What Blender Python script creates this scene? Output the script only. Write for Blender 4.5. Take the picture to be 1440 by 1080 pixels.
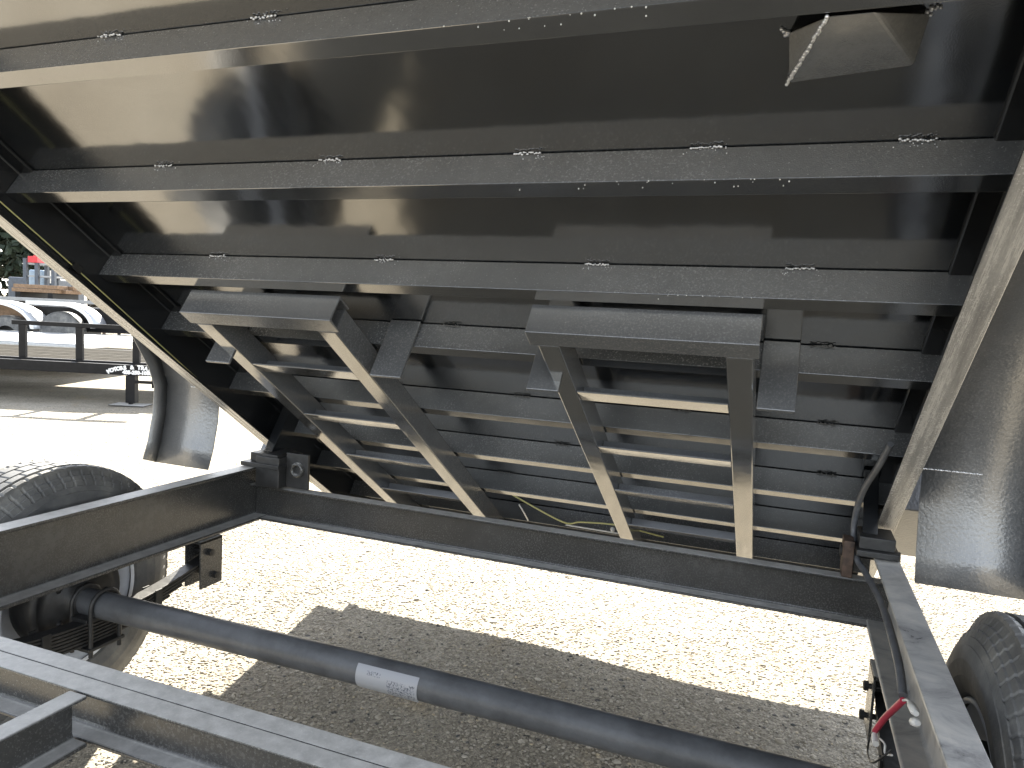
import bpy, bmesh, math, random
import numpy as np
from mathutils import Vector, Matrix
random.seed(7); rng = np.random.default_rng(11)
for o in list(bpy.data.objects): bpy.data.objects.remove(o)
S = bpy.context.scene
C = S.collection
V = Vector

# ------------------------------------------------------------------ camera
EYE = 1.264
cam_d = bpy.data.cameras.new('camera'); cam = bpy.data.objects.new('camera', cam_d); C.objects.link(cam)
cr, cu, cf = V((.9321, -.0790, -.3535)), V((.0, 0, 0)), V((0, 0, 0))
R_ = [[.9321, .3588, .05], [-.079, .0666, .9946], [-.3535, .9311, -.0904]]
cr, cu, cf = V(R_[0]), V(R_[1]), V(R_[2])
m = Matrix(((cr.x, cu.x, -cf.x), (cr.y, cu.y, -cf.y), (cr.z, cu.z, -cf.z)))
cam.matrix_world = Matrix.Translation((0, 0, EYE)) @ m.to_4x4()
cam_d.sensor_fit = 'HORIZONTAL'; cam_d.sensor_width = 36.0; cam_d.lens = 1033.18 / 1440 * 36
cam_d.clip_start = .02; cam_d.clip_end = 1500
S.camera = cam

# ------------------------------------------------------------------ light
SUN = V((-.60, 1.33, 1.0)).normalized()          # direction towards the sun
EL = math.asin(SUN.z); AZ = math.atan2(SUN.x, SUN.y)
W = bpy.data.worlds.new('World'); S.world = W; W.use_nodes = True
nt = W.node_tree; nt.nodes.clear()
sky = nt.nodes.new('ShaderNodeTexSky'); sky.sky_type = 'NISHITA'; sky.sun_disc = False
sky.sun_elevation = EL; sky.sun_rotation = AZ; sky.air_density = 1.0; sky.dust_density = 0.7; sky.ozone_density = 1.0
bg = nt.nodes.new('ShaderNodeBackground'); bg.inputs['Strength'].default_value = .100
wo = nt.nodes.new('ShaderNodeOutputWorld')
hs = nt.nodes.new('ShaderNodeHueSaturation'); hs.inputs['Saturation'].default_value = .35   # thin haze: a paler sky
nt.links.new(sky.outputs[0], hs.inputs['Color']); nt.links.new(hs.outputs[0], bg.inputs[0]); nt.links.new(bg.outputs[0], wo.inputs[0])
sd = bpy.data.lights.new('sun', 'SUN'); sd.energy = 5.0; sd.angle = math.radians(.53); sd.color = (1, .93, .80)
sun = bpy.data.objects.new('sun', sd); C.objects.link(sun)
sun.rotation_euler = SUN.to_track_quat('Z', 'Y').to_euler()
sun.location = (-4, 6, 8)
S.view_settings.view_transform = 'Standard'; S.view_settings.look = 'None'
S.view_settings.gamma = 1; S.view_settings.use_curve_mapping = False
S.view_settings.exposure = 2.60
S.render.engine = 'CYCLES'
S.cycles.max_bounces = 8; S.cycles.diffuse_bounces = 4; S.cycles.glossy_bounces = 5

# ------------------------------------------------------------------ materials
def nodes(name):
    mt = bpy.data.materials.new(name); mt.use_nodes = True
    t = mt.node_tree; b = t.nodes['Principled BSDF']
    return mt, t, b
def N(t, kind, **kw):
    n = t.nodes.new(kind)
    for k, v in kw.items():
        if k in n.inputs.keys(): n.inputs[k].default_value = v
        else: setattr(n, k, v)
    return n
def ramp(t, src, stops):
    r = t.nodes.new('ShaderNodeValToRGB'); e = r.color_ramp.elements
    while len(e) < len(stops): e.new(.5)
    for i, (p, c) in enumerate(stops):
        e[i].position = p; e[i].color = (*c, 1) if len(c) == 3 else c
    t.links.new(src, r.inputs[0]); return r
def coords(t, scale=(1, 1, 1), rot=(0, 0, 0)):
    g = t.nodes.new('ShaderNodeNewGeometry'); mp = t.nodes.new('ShaderNodeMapping')
    mp.inputs['Scale'].default_value = scale; mp.inputs['Rotation'].default_value = rot
    t.links.new(g.outputs['Position'], mp.inputs['Vector']); return mp.outputs[0]

def paint(name, base=(.011, .0115, .0125), dust=(.10, .095, .085), amount=.25, rough=.16, rough_dust=.45,
          ior=1.6, peel=.06, peel_scale=420, speck=0., stretch=(1, 1, 1), rot=(0, 0, 0), grain=0., dust_sky=0., mottle=0.):
    """gloss enamel on steel with a film of dust, orange peel and a little grit"""
    mt, t, b = nodes(name); L = t.links.new
    co = coords(t, stretch, rot)
    n1 = N(t, 'ShaderNodeTexNoise', Scale=3.1, Detail=7, Roughness=.62); L(co, n1.inputs['Vector'])
    r1 = ramp(t, n1.outputs[0], [(.36, (0, 0, 0)), (.78, (amount,) * 3)])
    n2 = N(t, 'ShaderNodeTexNoise', Scale=34, Detail=6, Roughness=.7); L(co, n2.inputs['Vector'])
    r2 = ramp(t, n2.outputs[0], [(.35, (.35,) * 3), (.7, (1, 1, 1))])
    mul = N(t, 'ShaderNodeMath', operation='MULTIPLY'); L(r1.outputs[0], mul.inputs[0]); L(r2.outputs[0], mul.inputs[1])
    fac = mul.outputs[0]
    if speck:
        co2 = coords(t)
        n3 = N(t, 'ShaderNodeTexNoise', Scale=330, Detail=2, Roughness=.5); L(co2, n3.inputs['Vector'])
        r3 = ramp(t, n3.outputs[0], [(.66, (0, 0, 0)), (.74, (speck,) * 3)])
        ad = N(t, 'ShaderNodeMath', operation='ADD', use_clamp=True); L(fac, ad.inputs[0]); L(r3.outputs[0], ad.inputs[1]); fac = ad.outputs[0]
    if dust_sky:                                   # settled dust on up-facing faces, with sky brightness put into its tone
        gg = N(t, 'ShaderNodeNewGeometry'); sz = N(t, 'ShaderNodeSeparateXYZ'); L(gg.outputs['True Normal'], sz.inputs[0])
        mq = N(t, 'ShaderNodeMapRange'); mq.inputs[1].default_value = .75; mq.inputs[2].default_value = .98; mq.inputs[4].default_value = dust_sky; L(sz.outputs[2], mq.inputs[0])
        mu = N(t, 'ShaderNodeMath', operation='MULTIPLY'); L(mq.outputs[0], mu.inputs[0])
        ra = ramp(t, n2.outputs[0], [(.3, (.55,) * 3), (.7, (1, 1, 1))]); L(ra.outputs[0], mu.inputs[1])
        ad = N(t, 'ShaderNodeMath', operation='ADD', use_clamp=True); L(fac, ad.inputs[0]); L(mu.outputs[0], ad.inputs[1]); fac = ad.outputs[0]
    if mottle:                                   # fine dry-spray texture, in patches
        f1 = N(t, 'ShaderNodeTexNoise', Scale=210, Detail=3, Roughness=.7); L(coords(t), f1.inputs['Vector'])
        f2 = ramp(t, f1.outputs[0], [(.50, (0, 0, 0)), (.70, (mottle,) * 3)])
        f3 = N(t, 'ShaderNodeTexNoise', Scale=2.2, Detail=3); L(coords(t), f3.inputs['Vector'])
        f4 = ramp(t, f3.outputs[0], [(.40, (.15,) * 3), (.60, (1, 1, 1))])
        f5 = N(t, 'ShaderNodeMath', operation='MULTIPLY'); L(f2.outputs[0], f5.inputs[0]); L(f4.outputs[0], f5.inputs[1])
        ad = N(t, 'ShaderNodeMath', operation='ADD', use_clamp=True); L(fac, ad.inputs[0]); L(f5.outputs[0], ad.inputs[1]); fac = ad.outputs[0]
    mx = N(t, 'ShaderNodeMixRGB'); mx.inputs[1].default_value = (*base, 1); mx.inputs[2].default_value = (*dust, 1)
    L(fac, mx.inputs[0]); L(mx.outputs[0], b.inputs['Base Color'])
    mr = N(t, 'ShaderNodeMapRange'); mr.inputs[3].default_value = rough; mr.inputs[4].default_value = rough_dust
    L(fac, mr.inputs[0]); L(mr.outputs[0], b.inputs['Roughness'])
    b.inputs['IOR'].default_value = ior
    pn = N(t, 'ShaderNodeTexNoise', Scale=peel_scale, Detail=2, Roughness=.5); L(coords(t), pn.inputs['Vector'])
    bp = N(t, 'ShaderNodeBump', Strength=peel, Distance=.002); L(pn.outputs[0], bp.inputs['Height'])
    last = bp
    pw = N(t, 'ShaderNodeTexNoise', Scale=14, Detail=1); L(coords(t), pw.inputs['Vector'])
    bw = N(t, 'ShaderNodeBump', Strength=.03, Distance=.02); L(pw.outputs[0], bw.inputs['Height']); L(last.outputs[0], bw.inputs['Normal']); last = bw
    if grain:
        gn = N(t, 'ShaderNodeTexNoise', Scale=60, Detail=4, Roughness=.7); L(co, gn.inputs['Vector'])
        bg_ = N(t, 'ShaderNodeBump', Strength=grain, Distance=.004); L(gn.outputs[0], bg_.inputs['Height']); L(last.outputs[0], bg_.inputs['Normal']); last = bg_
    L(last.outputs[0], b.inputs['Normal'])
    return mt

def plain(name, col, rough=.5, metal=0., var=.25, scale=12, bump=0., bscale=80, ior=1.5):
    mt, t, b = nodes(name); L = t.links.new
    n1 = N(t, 'ShaderNodeTexNoise', Scale=scale, Detail=6, Roughness=.65); L(coords(t), n1.inputs['Vector'])
    lo = tuple(c * (1 - var) for c in col); hi = tuple(min(1, c * (1 + var)) for c in col)
    r1 = ramp(t, n1.outputs[0], [(.3, lo), (.7, hi)]); L(r1.outputs[0], b.inputs['Base Color'])
    b.inputs['Roughness'].default_value = rough; b.inputs['Metallic'].default_value = metal; b.inputs['IOR'].default_value = ior
    if bump:
        n2 = N(t, 'ShaderNodeTexNoise', Scale=bscale, Detail=4); L(coords(t), n2.inputs['Vector'])
        bp = N(t, 'ShaderNodeBump', Strength=bump, Distance=.004); L(n2.outputs[0], bp.inputs['Height']); L(bp.outputs[0], b.inputs['Normal'])
    return mt

TH = .6067946                                     # dump angle of the raised bed
BEDROT = (TH, 0, 0)
M = {}
M['floor'] = paint('gloss_black_floor_paint', base=(.007, .0085, .0105), dust=(.10, .10, .10), amount=.06, rough=.11, rough_dust=.35, ior=2.7, peel=.02)
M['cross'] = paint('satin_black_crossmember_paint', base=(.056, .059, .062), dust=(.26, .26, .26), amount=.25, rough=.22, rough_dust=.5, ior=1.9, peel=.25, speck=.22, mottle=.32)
M['under'] = paint('shaded_gloss_flange_paint', base=(.014, .0155, .017), dust=(.12, .12, .12), amount=.2, rough=.11, rough_dust=.4, ior=2.9, peel=.05, speck=.3)
M['rail_in'] = paint('black_rail_paint', base=(.009, .010, .0115), dust=(.10, .10, .10), amount=.12, rough=.2, ior=1.6, peel=.08)
M['rail'] = paint('streaked_pale_rail_paint', base=(.12, .117, .112), dust=(.66, .64, .60), amount=1.0, rough=.2, rough_dust=.45, ior=2.2, peel=.10, speck=.3, stretch=(16, .8, .8), grain=.14, mottle=.3)
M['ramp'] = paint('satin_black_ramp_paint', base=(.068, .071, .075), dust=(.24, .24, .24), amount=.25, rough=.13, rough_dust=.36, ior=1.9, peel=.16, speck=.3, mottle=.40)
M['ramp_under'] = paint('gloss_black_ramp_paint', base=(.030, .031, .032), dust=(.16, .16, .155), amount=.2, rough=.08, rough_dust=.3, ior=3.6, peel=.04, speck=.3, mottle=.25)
M['gusset'] = paint('satin_grey_gusset_paint', base=(.10, .104, .108), dust=(.30, .295, .28), amount=.5, rough=.20, rough_dust=.4, ior=2.6, peel=.2, mottle=.4)
M['frame'] = paint('dusty_black_frame_paint', base=(.030, .030, .029), dust=(.60, .59, .565), amount=.10, rough=.26, rough_dust=.6, ior=1.6, peel=.14, speck=.2, dust_sky=.85, mottle=.16)
M['fender'] = paint('black_fender_paint', base=(.088, .092, .097), dust=(.32, .315, .305), amount=.5, rough=.30, rough_dust=.5, ior=2.0, peel=.6, peel_scale=130, speck=.7, mottle=.35)
M['axle'] = plain('blue_grey_axle_paint', (.082, .087, .095), .40, 0, .4, 9, .15, 160)
M['dark'] = plain('dark_greasy_steel', (.022, .022, .022), .45, 0, .5, 30, .2)
M['rust'] = plain('rusty_steel', (.07, .045, .032), .75, 0, .6, 40, .3)
M['weld'] = plain('bright_weld_metal', (.62, .63, .66), .28, .85, .2, 200)  # silvery metal for the brighter beads
M['weldpaint'] = plain('painted_weld_metal', (.10, .10, .10), .2, .2, .3, 200)
M['drip'] = plain('pale_drip_glint', (.6, .6, .58), .3, 0, .2, 60)  # pale colour stands in for glints on the glossy drips
M['rim'] = plain('white_rim_paint', (.62, .64, .68), .35, 0, .12, 20)
M['conduit'] = plain('grey_plastic_conduit', (.10, .105, .115), .4, 0, .3, 30)
M['yellow'] = plain('yellow_green_wire', (.60, .58, .25), .4, 0, .1)
M['redwire'] = plain('red_wire_sleeve', (.42, .03, .06), .4, 0, .15)
M['white'] = plain('white_plastic', (.7, .7, .68), .4, 0, .08)
M['blackplastic'] = plain('black_plastic', (.015, .015, .015), .4, 0, .2)
M['galv'] = plain('galvanised_sheet', (.26, .27, .285), .40, .4, .15, 6, .05)
M['alu'] = plain('bright_aluminium', (.55, .56, .57), .35, .5, .1, 30)
M['wood'] = plain('weathered_grey_planks', (.045, .042, .037), 1.0, 0, .35, 10, .3, ior=1.1)
M['lumber'] = plain('brown_lumber', (.20, .13, .08), .8, 0, .35, 20)
M['redpaint'] = plain('red_paint', (.5, .02, .03), .4, 0, .1)
M['bluepaint'] = plain('pale_blue_paint', (.25, .33, .42), .45, 0, .15)
M['steelblue'] = plain('dark_blue_grey_paint', (.06, .075, .1), .5, 0, .25)
M['trailerblack'] = plain('black_trailer_paint', (.010, .010, .011), .5, 0, .3, ior=1.25)
M['leaf'] = plain('dark_foliage', (.014, .026, .012), .7, 0, .5, 3)
M['bark'] = plain('tree_bark', (.05, .04, .03), .9, 0, .3)
M['letter'] = plain('white_vinyl_lettering', (.75, .76, .78), .5, 0, .05)

def rubber_mat():
    mt, t, b = nodes('tyre_rubber'); L = t.links.new
    n1 = N(t, 'ShaderNodeTexNoise', Scale=9, Detail=8, Roughness=.7); L(coords(t), n1.inputs['Vector'])
    r1 = ramp(t, n1.outputs[0], [(.3, (.05, .051, .053)), (.55, (.12, .12, .117)), (.78, (.26, .25, .225))])
    L(r1.outputs[0], b.inputs['Base Color']); b.inputs['Roughness'].default_value = .55
    n2 = N(t, 'ShaderNodeTexNoise', Scale=190, Detail=3); L(coords(t), n2.inputs['Vector'])
    bp = N(t, 'ShaderNodeBump', Strength=.25, Distance=.002); L(n2.outputs[0], bp.inputs['Height']); L(bp.outputs[0], b.inputs['Normal'])
    return mt
M['rubber'] = rubber_mat()

def diamond_mat():
    mt, t, b = nodes('diamond_plate_aluminium'); L = t.links.new
    v = N(t, 'ShaderNodeTexVoronoi', Scale=22); L(coords(t), v.inputs['Vector'])
    bp = N(t, 'ShaderNodeBump', Strength=.5, Distance=.01); L(v.outputs[0], bp.inputs['Height']); L(bp.outputs[0], b.inputs['Normal'])
    b.inputs['Base Color'].default_value = (.50, .52, .55, 1); b.inputs['Metallic'].default_value = .5; b.inputs['Roughness'].default_value = .35
    return mt
M['diamond'] = diamond_mat()

def rail_top_mat():
    """worn, dusty top flange with faint rust"""
    mt, t, b = nodes('worn_dusty_flange'); L = t.links.new
    co = coords(t, (1, 1.2, 1))
    n1 = N(t, 'ShaderNodeTexNoise', Scale=9, Detail=8, Roughness=.7, Distortion=.8); L(co, n1.inputs['Vector'])
    r1 = ramp(t, n1.outputs[0], [(.28, (.14, .14, .145)), (.50, (.36, .355, .34)), (.66, (.48, .46, .42)), (.82, (.36, .25, .15))])
    L(r1.outputs[0], b.inputs['Base Color'])
    r2 = ramp(t, n1.outputs[0], [(.3, (.24,) * 3), (.7, (.5,) * 3)]); L(r2.outputs[0], b.inputs['Roughness'])
    b.inputs['IOR'].default_value = 1.6
    n2 = N(t, 'ShaderNodeTexNoise', Scale=220, Detail=3); L(coords(t), n2.inputs['Vector'])
    bp = N(t, 'ShaderNodeBump', Strength=.2, Distance=.002); L(n2.outputs[0], bp.inputs['Height']); L(bp.outputs[0], b.inputs['Normal'])
    return mt
M['flange'] = rail_top_mat()

def label_mat():
    """faded paper shipping label: grey bars of unreadable print and a bar code (flat print)"""
    mt, t, b = nodes('printed_paper_label'); L = t.links.new
    uv = N(t, 'ShaderNodeTexCoord'); mp = N(t, 'ShaderNodeMapping'); mp.inputs['Scale'].default_value = (26, 7, 1)
    L(uv.outputs['UV'], mp.inputs[0])
    br = N(t, 'ShaderNodeTexNoise', Scale=1.6, Detail=3, Roughness=.8); L(mp.outputs[0], br.inputs['Vector'])
    r = ramp(t, br.outputs[0], [(.50, (.34, .355, .385)), (.57, (.07, .08, .11))])
    sx = N(t, 'ShaderNodeSeparateXYZ'); L(uv.outputs['UV'], sx.inputs[0])
    # print only in two blocks: a heading top left, the data block right
    def step(src, a, c):
        k = ramp(t, src, [(max(a - .004, 0), (0, 0, 0)), (a, (1, 1, 1)), (c, (1, 1, 1)), (min(c + .004, 1), (0, 0, 0))]); return k.outputs[0]
    def mul(a, c):
        q = N(t, 'ShaderNodeMath', operation='MULTIPLY'); L(a, q.inputs[0]); L(c, q.inputs[1]); return q.outputs[0]
    m1 = mul(step(sx.outputs[0], .18, .40), step(sx.outputs[1], .70, .84))
    m2 = mul(step(sx.outputs[0], .52, .96), step(sx.outputs[1], .12, .70))
    ad = N(t, 'ShaderNodeMath', operation='ADD', use_clamp=True); L(m1, ad.inputs[0]); L(m2, ad.inputs[1])
    mx = N(t, 'ShaderNodeMixRGB'); L(ad.outputs[0], mx.inputs[0]); mx.inputs[1].default_value = (.34, .355, .385, 1); L(r.outputs[0], mx.inputs[2])
    L(mx.outputs[0], b.inputs['Base Color']); b.inputs['Roughness'].default_value = .4
    return mt
M['label'] = label_mat()

def ground_mat():
    mt, t, b = nodes('limestone_gravel_ground'); L = t.links.new
    co = coords(t)
    n0 = N(t, 'ShaderNodeTexNoise', Scale=1.1, Detail=6, Roughness=.6); L(co, n0.inputs['Vector'])
    r0 = ramp(t, n0.outputs[0], [(.32, (.215, .185, .138)), (.52, (.30, .266, .207)), (.72, (.39, .355, .29))])
    ns = N(t, 'ShaderNodeTexNoise', Scale=2.6, Detail=5, Roughness=.65, Distortion=.6); L(coords(t, (1, 1, 1), (0, 0, 1)), ns.inputs['Vector'])
    rs = ramp(t, ns.outputs[0], [(.55, (0, 0, 0)), (.75, (.6,) * 3)])
    ms = N(t, 'ShaderNodeMixRGB'); L(rs.outputs[0], ms.inputs[0]); L(r0.outputs[0], ms.inputs[1]); ms.inputs[2].default_value = (.33, .255, .15, 1)
    vk = N(t, 'ShaderNodeTexVoronoi', Scale=27, Randomness=1); L(co, vk.inputs['Vector'])     # scattered darker stones
    kc = N(t, 'ShaderNodeSeparateColor'); L(vk.outputs['Color'], kc.inputs[0])
    k1 = ramp(t, kc.outputs[0], [(.86, (0, 0, 0)), (.88, (1, 1, 1))]); k2 = ramp(t, vk.outputs['Distance'], [(.22, (1, 1, 1)), (.34, (0, 0, 0))])
    km = N(t, 'ShaderNodeMath', operation='MULTIPLY'); L(k1.outputs[0], km.inputs[0]); L(k2.outputs[0], km.inputs[1])
    mk = N(t, 'ShaderNodeMixRGB'); L(km.outputs[0], mk.inputs[0]); L(ms.outputs[0], mk.inputs[1]); mk.inputs[2].default_value = (.075, .07, .062, 1); ms = mk
    v = N(t, 'ShaderNodeTexVoronoi', Scale=150); L(co, v.inputs['Vector'])
    rv = ramp(t, v.outputs['Color'], [(.1, (.55, .55, .55)), (.9, (1.25, 1.25, 1.25))])
    mm = N(t, 'ShaderNodeMixRGB', blend_type='MULTIPLY'); mm.inputs[0].default_value = 1; L(ms.outputs[0], mm.inputs[1]); L(rv.outputs[0], mm.inputs[2])
    n2 = N(t, 'ShaderNodeTexNoise', Scale=60, Detail=8, Roughness=.75); L(co, n2.inputs['Vector'])
    rg = ramp(t, n2.outputs[0], [(.35, (.6,) * 3), (.65, (1.2,) * 3)])
    m3 = N(t, 'ShaderNodeMixRGB', blend_type='MULTIPLY'); m3.inputs[0].default_value = .8; L(mm.outputs[0], m3.inputs[1]); L(rg.outputs[0], m3.inputs[2])
    L(m3.outputs[0], b.inputs['Base Color']); b.inputs['Roughness'].default_value = .9
    bp = N(t, 'ShaderNodeBump', Strength=.5, Distance=.006); L(v.outputs['Distance'], bp.inputs['Height'])
    b2 = N(t, 'ShaderNodeBump', Strength=.35, Distance=.012); L(n2.outputs[0], b2.inputs['Height']); L(bp.outputs[0], b2.inputs['Normal'])
    L(b2.outputs[0], b.inputs['Normal'])
    return mt
M['ground'] = ground_mat()
def pebble_mat():
    mt, t, b = nodes('crushed_limestone'); L = t.links.new
    g = N(t, 'ShaderNodeNewGeometry')
    r = ramp(t, g.outputs['Random Per Island'], [(0, (.05, .05, .047)), (.045, (.11, .10, .09)), (.07, (.22, .192, .148)), (.6, (.305, .272, .212)), (.95, (.38, .345, .288)), (1, (.40, .33, .22))])
    ns = N(t, 'ShaderNodeTexNoise', Scale=2.6, Detail=5, Roughness=.65, Distortion=.6); L(coords(t, (1, 1, 1), (0, 0, 1)), ns.inputs['Vector'])
    rs = ramp(t, ns.outputs[0], [(.55, (0, 0, 0)), (.75, (.6,) * 3)])
    ms = N(t, 'ShaderNodeMixRGB'); L(rs.outputs[0], ms.inputs[0]); L(r.outputs[0], ms.inputs[1])
    mm = N(t, 'ShaderNodeMixRGB', blend_type='MULTIPLY'); mm.inputs[0].default_value = 1; L(r.outputs[0], mm.inputs[1]); mm.inputs[2].default_value = (.97, .80, .52, 1); L(mm.outputs[0], ms.inputs[2])
    L(ms.outputs[0], b.inputs['Base Color']); b.inputs['Roughness'].default_value = .85
    return mt
M['pebble'] = pebble_mat()

# ------------------------------------------------------------------ mesh helpers
cT, sT = math.cos(TH), math.sin(TH)
def B(x, d, n):
    """bed coordinates: x across, d down the slope towards the rear, n out of the underside"""
    return V((x, d * cT - n * sT, -d * sT - n * cT + EYE))
EX, ED, EN = V((1, 0, 0)), V((0, cT, -sT)), V((0, -sT, -cT))
BASE = {}
class MB:
    def __init__(s): s.v = []; s.f = []; s.sm = []
    def add(s, vs, fs, smooth=False):
        k = len(s.v); s.v += [tuple(p) for p in vs]; s.f += [tuple(i + k for i in f) for f in fs]; s.sm += [smooth] * len(fs)
        return s
    def box(s, o, a, b, c):
        """parallelepiped from corner o along vectors a, b, c"""
        o, a, b, c = V(o), V(a), V(b), V(c)
        if a.cross(b).dot(c) < 0: a, b = b, a
        p = [o, o + a, o + a + b, o + b, o + c, o + a + c, o + a + b + c, o + b + c]
        return s.add(p, [(3, 2, 1, 0), (4, 5, 6, 7), (0, 1, 5, 4), (1, 2, 6, 5), (2, 3, 7, 6), (3, 0, 4, 7)])
    def ab(s, lo, hi):
        lo, hi = V(lo), V(hi); d = hi - lo
        return s.box(lo, (d.x, 0, 0), (0, d.y, 0), (0, 0, d.z))
    def bb(s, x0, x1, d0, d1, n0, n1):
        return s.box(B(x0, d0, n0), EX * (x1 - x0), ED * (d1 - d0), EN * (n1 - n0))
    def prism(s, poly, o, u, v, e):
        o, u, v, e = V(o), V(u), V(v), V(e); n = len(poly)
        a = sum(poly[i][0] * poly[(i + 1) % n][1] - poly[(i + 1) % n][0] * poly[i][1] for i in range(n))
        if (a > 0) != (u.cross(v).dot(e) > 0): poly = poly[::-1]
        p0 = [o + u * x + v * y for x, y in poly]; p1 = [p + e for p in p0]
        return s.add(p0 + p1, [tuple(range(n))[::-1], tuple(range(n, 2 * n))] + [(i, (i + 1) % n, n + (i + 1) % n, n + i) for i in range(n)])
    def channel(s, o, web, fl, e, h, w, tw, tf):
        """C channel: o is the outer web corner, web and fl unit directions of web and flanges, e the length vector"""
        r = min(.006, tf)
        poly = [(0, 0), (w, 0), (w, tf * .7), (w - r * .5, tf), (tw + r, tf), (tw + r * .3, tf + r * .3), (tw, tf + r),
                (tw, h - tf - r), (tw + r * .3, h - tf - r * .3), (tw + r, h - tf), (w - r * .5, h - tf), (w, h - tf * .7), (w, h), (0, h)]
        return s.prism(poly, o, fl, web, e)
    def tube(s, path, r, n=10, cap=True):
        P = [V(p) for p in path]; rr = r if isinstance(r, (list, tuple)) else [r] * len(P)
        t0 = (P[1] - P[0]).normalized(); up = V((0, 0, 1)) if abs(t0.z) < .9 else V((1, 0, 0))
        a = t0.cross(up).normalized(); vs = []; fs = []
        for i, p in enumerate(P):
            t = (P[min(i + 1, len(P) - 1)] - P[max(i - 1, 0)]).normalized()
            a = (a - t * a.dot(t)).normalized(); b = t.cross(a)
            vs += [p + (a * math.cos(2 * math.pi * k / n) + b * math.sin(2 * math.pi * k / n)) * rr[i] for k in range(n)]
        for i in range(len(P) - 1):
            fs += [(i * n + k, i * n + (k + 1) % n, (i + 1) * n + (k + 1) % n, (i + 1) * n + k) for k in range(n)]
        s.add(vs, fs, True)
        if cap:
            s.add(vs[:n], [tuple(range(n))[::-1]]); s.add(vs[-n:], [tuple(range(n))])
        return s
    def lathe(s, prof, o, ax, n=48, smooth=True, start=0., rfun=None):
        """prof: list of (axial, radius) round the axis ax through o"""
        o, ax = V(o), V(ax).normalized(); a = ax.orthogonal().normalized(); b = ax.cross(a); vs = []; m_ = len(prof)
        for k in range(n):
            t = 2 * math.pi * k / n + start
            for i, (h, r) in enumerate(prof):
                if rfun: r = rfun(i, k, r)
                vs.append(o + ax * h + (a * math.cos(t) + b * math.sin(t)) * r)
        fs = [(k * m_ + i, ((k + 1) % n) * m_ + i, ((k + 1) % n) * m_ + i + 1, k * m_ + i + 1) for k in range(n) for i in range(m_ - 1)]
        return s.add(vs, fs, smooth)
    def ball(s, c, r, n=6, mrings=4, sq=(1, 1, 1)):
        c = V(c); vs = [c + V((0, 0, r * sq[2]))]; fs = []
        for i in range(1, mrings):
            ph = math.pi * i / mrings
            vs += [c + V((r * sq[0] * math.sin(ph) * math.cos(2 * math.pi * k / n), r * sq[1] * math.sin(ph) * math.sin(2 * math.pi * k / n), r * sq[2] * math.cos(ph))) for k in range(n)]
        vs.append(c - V((0, 0, r * sq[2]))); e = len(vs) - 1
        for k in range(n):
            fs.append((0, 1 + k, 1 + (k + 1) % n)); fs.append((e, e - n + (k + 1) % n, e - n + k))
            for i in range(mrings - 2):
                q = 1 + i * n; fs.append((q + k, q + n + k, q + n + (k + 1) % n, q + (k + 1) % n))
        return s.add(vs, fs, True)
    def build(s, name, mat, parent=None, bevel=0., **tags):
        me = bpy.data.meshes.new(name); base = BASE.get(parent.name, V((0, 0, 0))) if parent else V((0, 0, 0))
        me.from_pydata([tuple(V(p) - base) for p in s.v], [], s.f)
        me.polygons.foreach_set('use_smooth', s.sm)
        bm = bmesh.new(); bm.from_mesh(me); bmesh.ops.recalc_face_normals(bm, faces=bm.faces); bm.to_mesh(me); bm.free()
        me.materials.append(M[mat] if isinstance(mat, str) else mat); me.update()
        o = bpy.data.objects.new(name, me); C.objects.link(o)
        if parent: o.parent = parent; BASE[o.name] = base
        if bevel:
            md = o.modifiers.new('edge_rounding', 'BEVEL'); md.width = bevel; md.segments = 2; md.limit_method = 'ANGLE'; md.angle_limit = math.radians(40)
        for k, v in tags.items(): o[k] = v
        return o
def thing(name, label, cat, loc, group=None):
    o = bpy.data.objects.new(name, None); C.objects.link(o); o.location = loc; o.empty_display_size = .1
    BASE[o.name] = V(loc); o['label'] = label; o['category'] = cat
    if group: o['group'] = group
    return o

# ------------------------------------------------------------------ ground
def relief(x, y):
    w = np.clip(1 - np.maximum(0, np.hypot(x + 1, y - 2) - 6) / 4, 0, 1)
    return w * (.010 * np.sin(1.9 * x + .7 * y) * np.sin(1.3 * y - .4 * x) + .006 * np.sin(4.3 * x + 2) * np.cos(3.7 * y)) - .006
def ground():
    # finer near the trailer, reaching the horizon
    xs = sorted(set(list(np.arange(-9, 5.01, .125)) + [-500, -200, -80, -40, -25, -16, -12, 8, 12, 20, 40, 100, 500]))
    ys = sorted(set(list(np.arange(-3, 10.01, .125)) + [-500, -120, -40, -15, -8, 14, 20, 30, 60, 150, 500]))
    vs = []
    for y in ys:
        for x in xs:
            vs.append((x, y, float(relief(x, y))))
    nx = len(xs); fs = [(j * nx + i, j * nx + i + 1, (j + 1) * nx + i + 1, (j + 1) * nx + i) for j in range(len(ys) - 1) for i in range(nx - 1)]
    b = MB(); b.add(vs, fs, True); return b.build('ground', 'ground', kind='structure')
ground()

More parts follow.
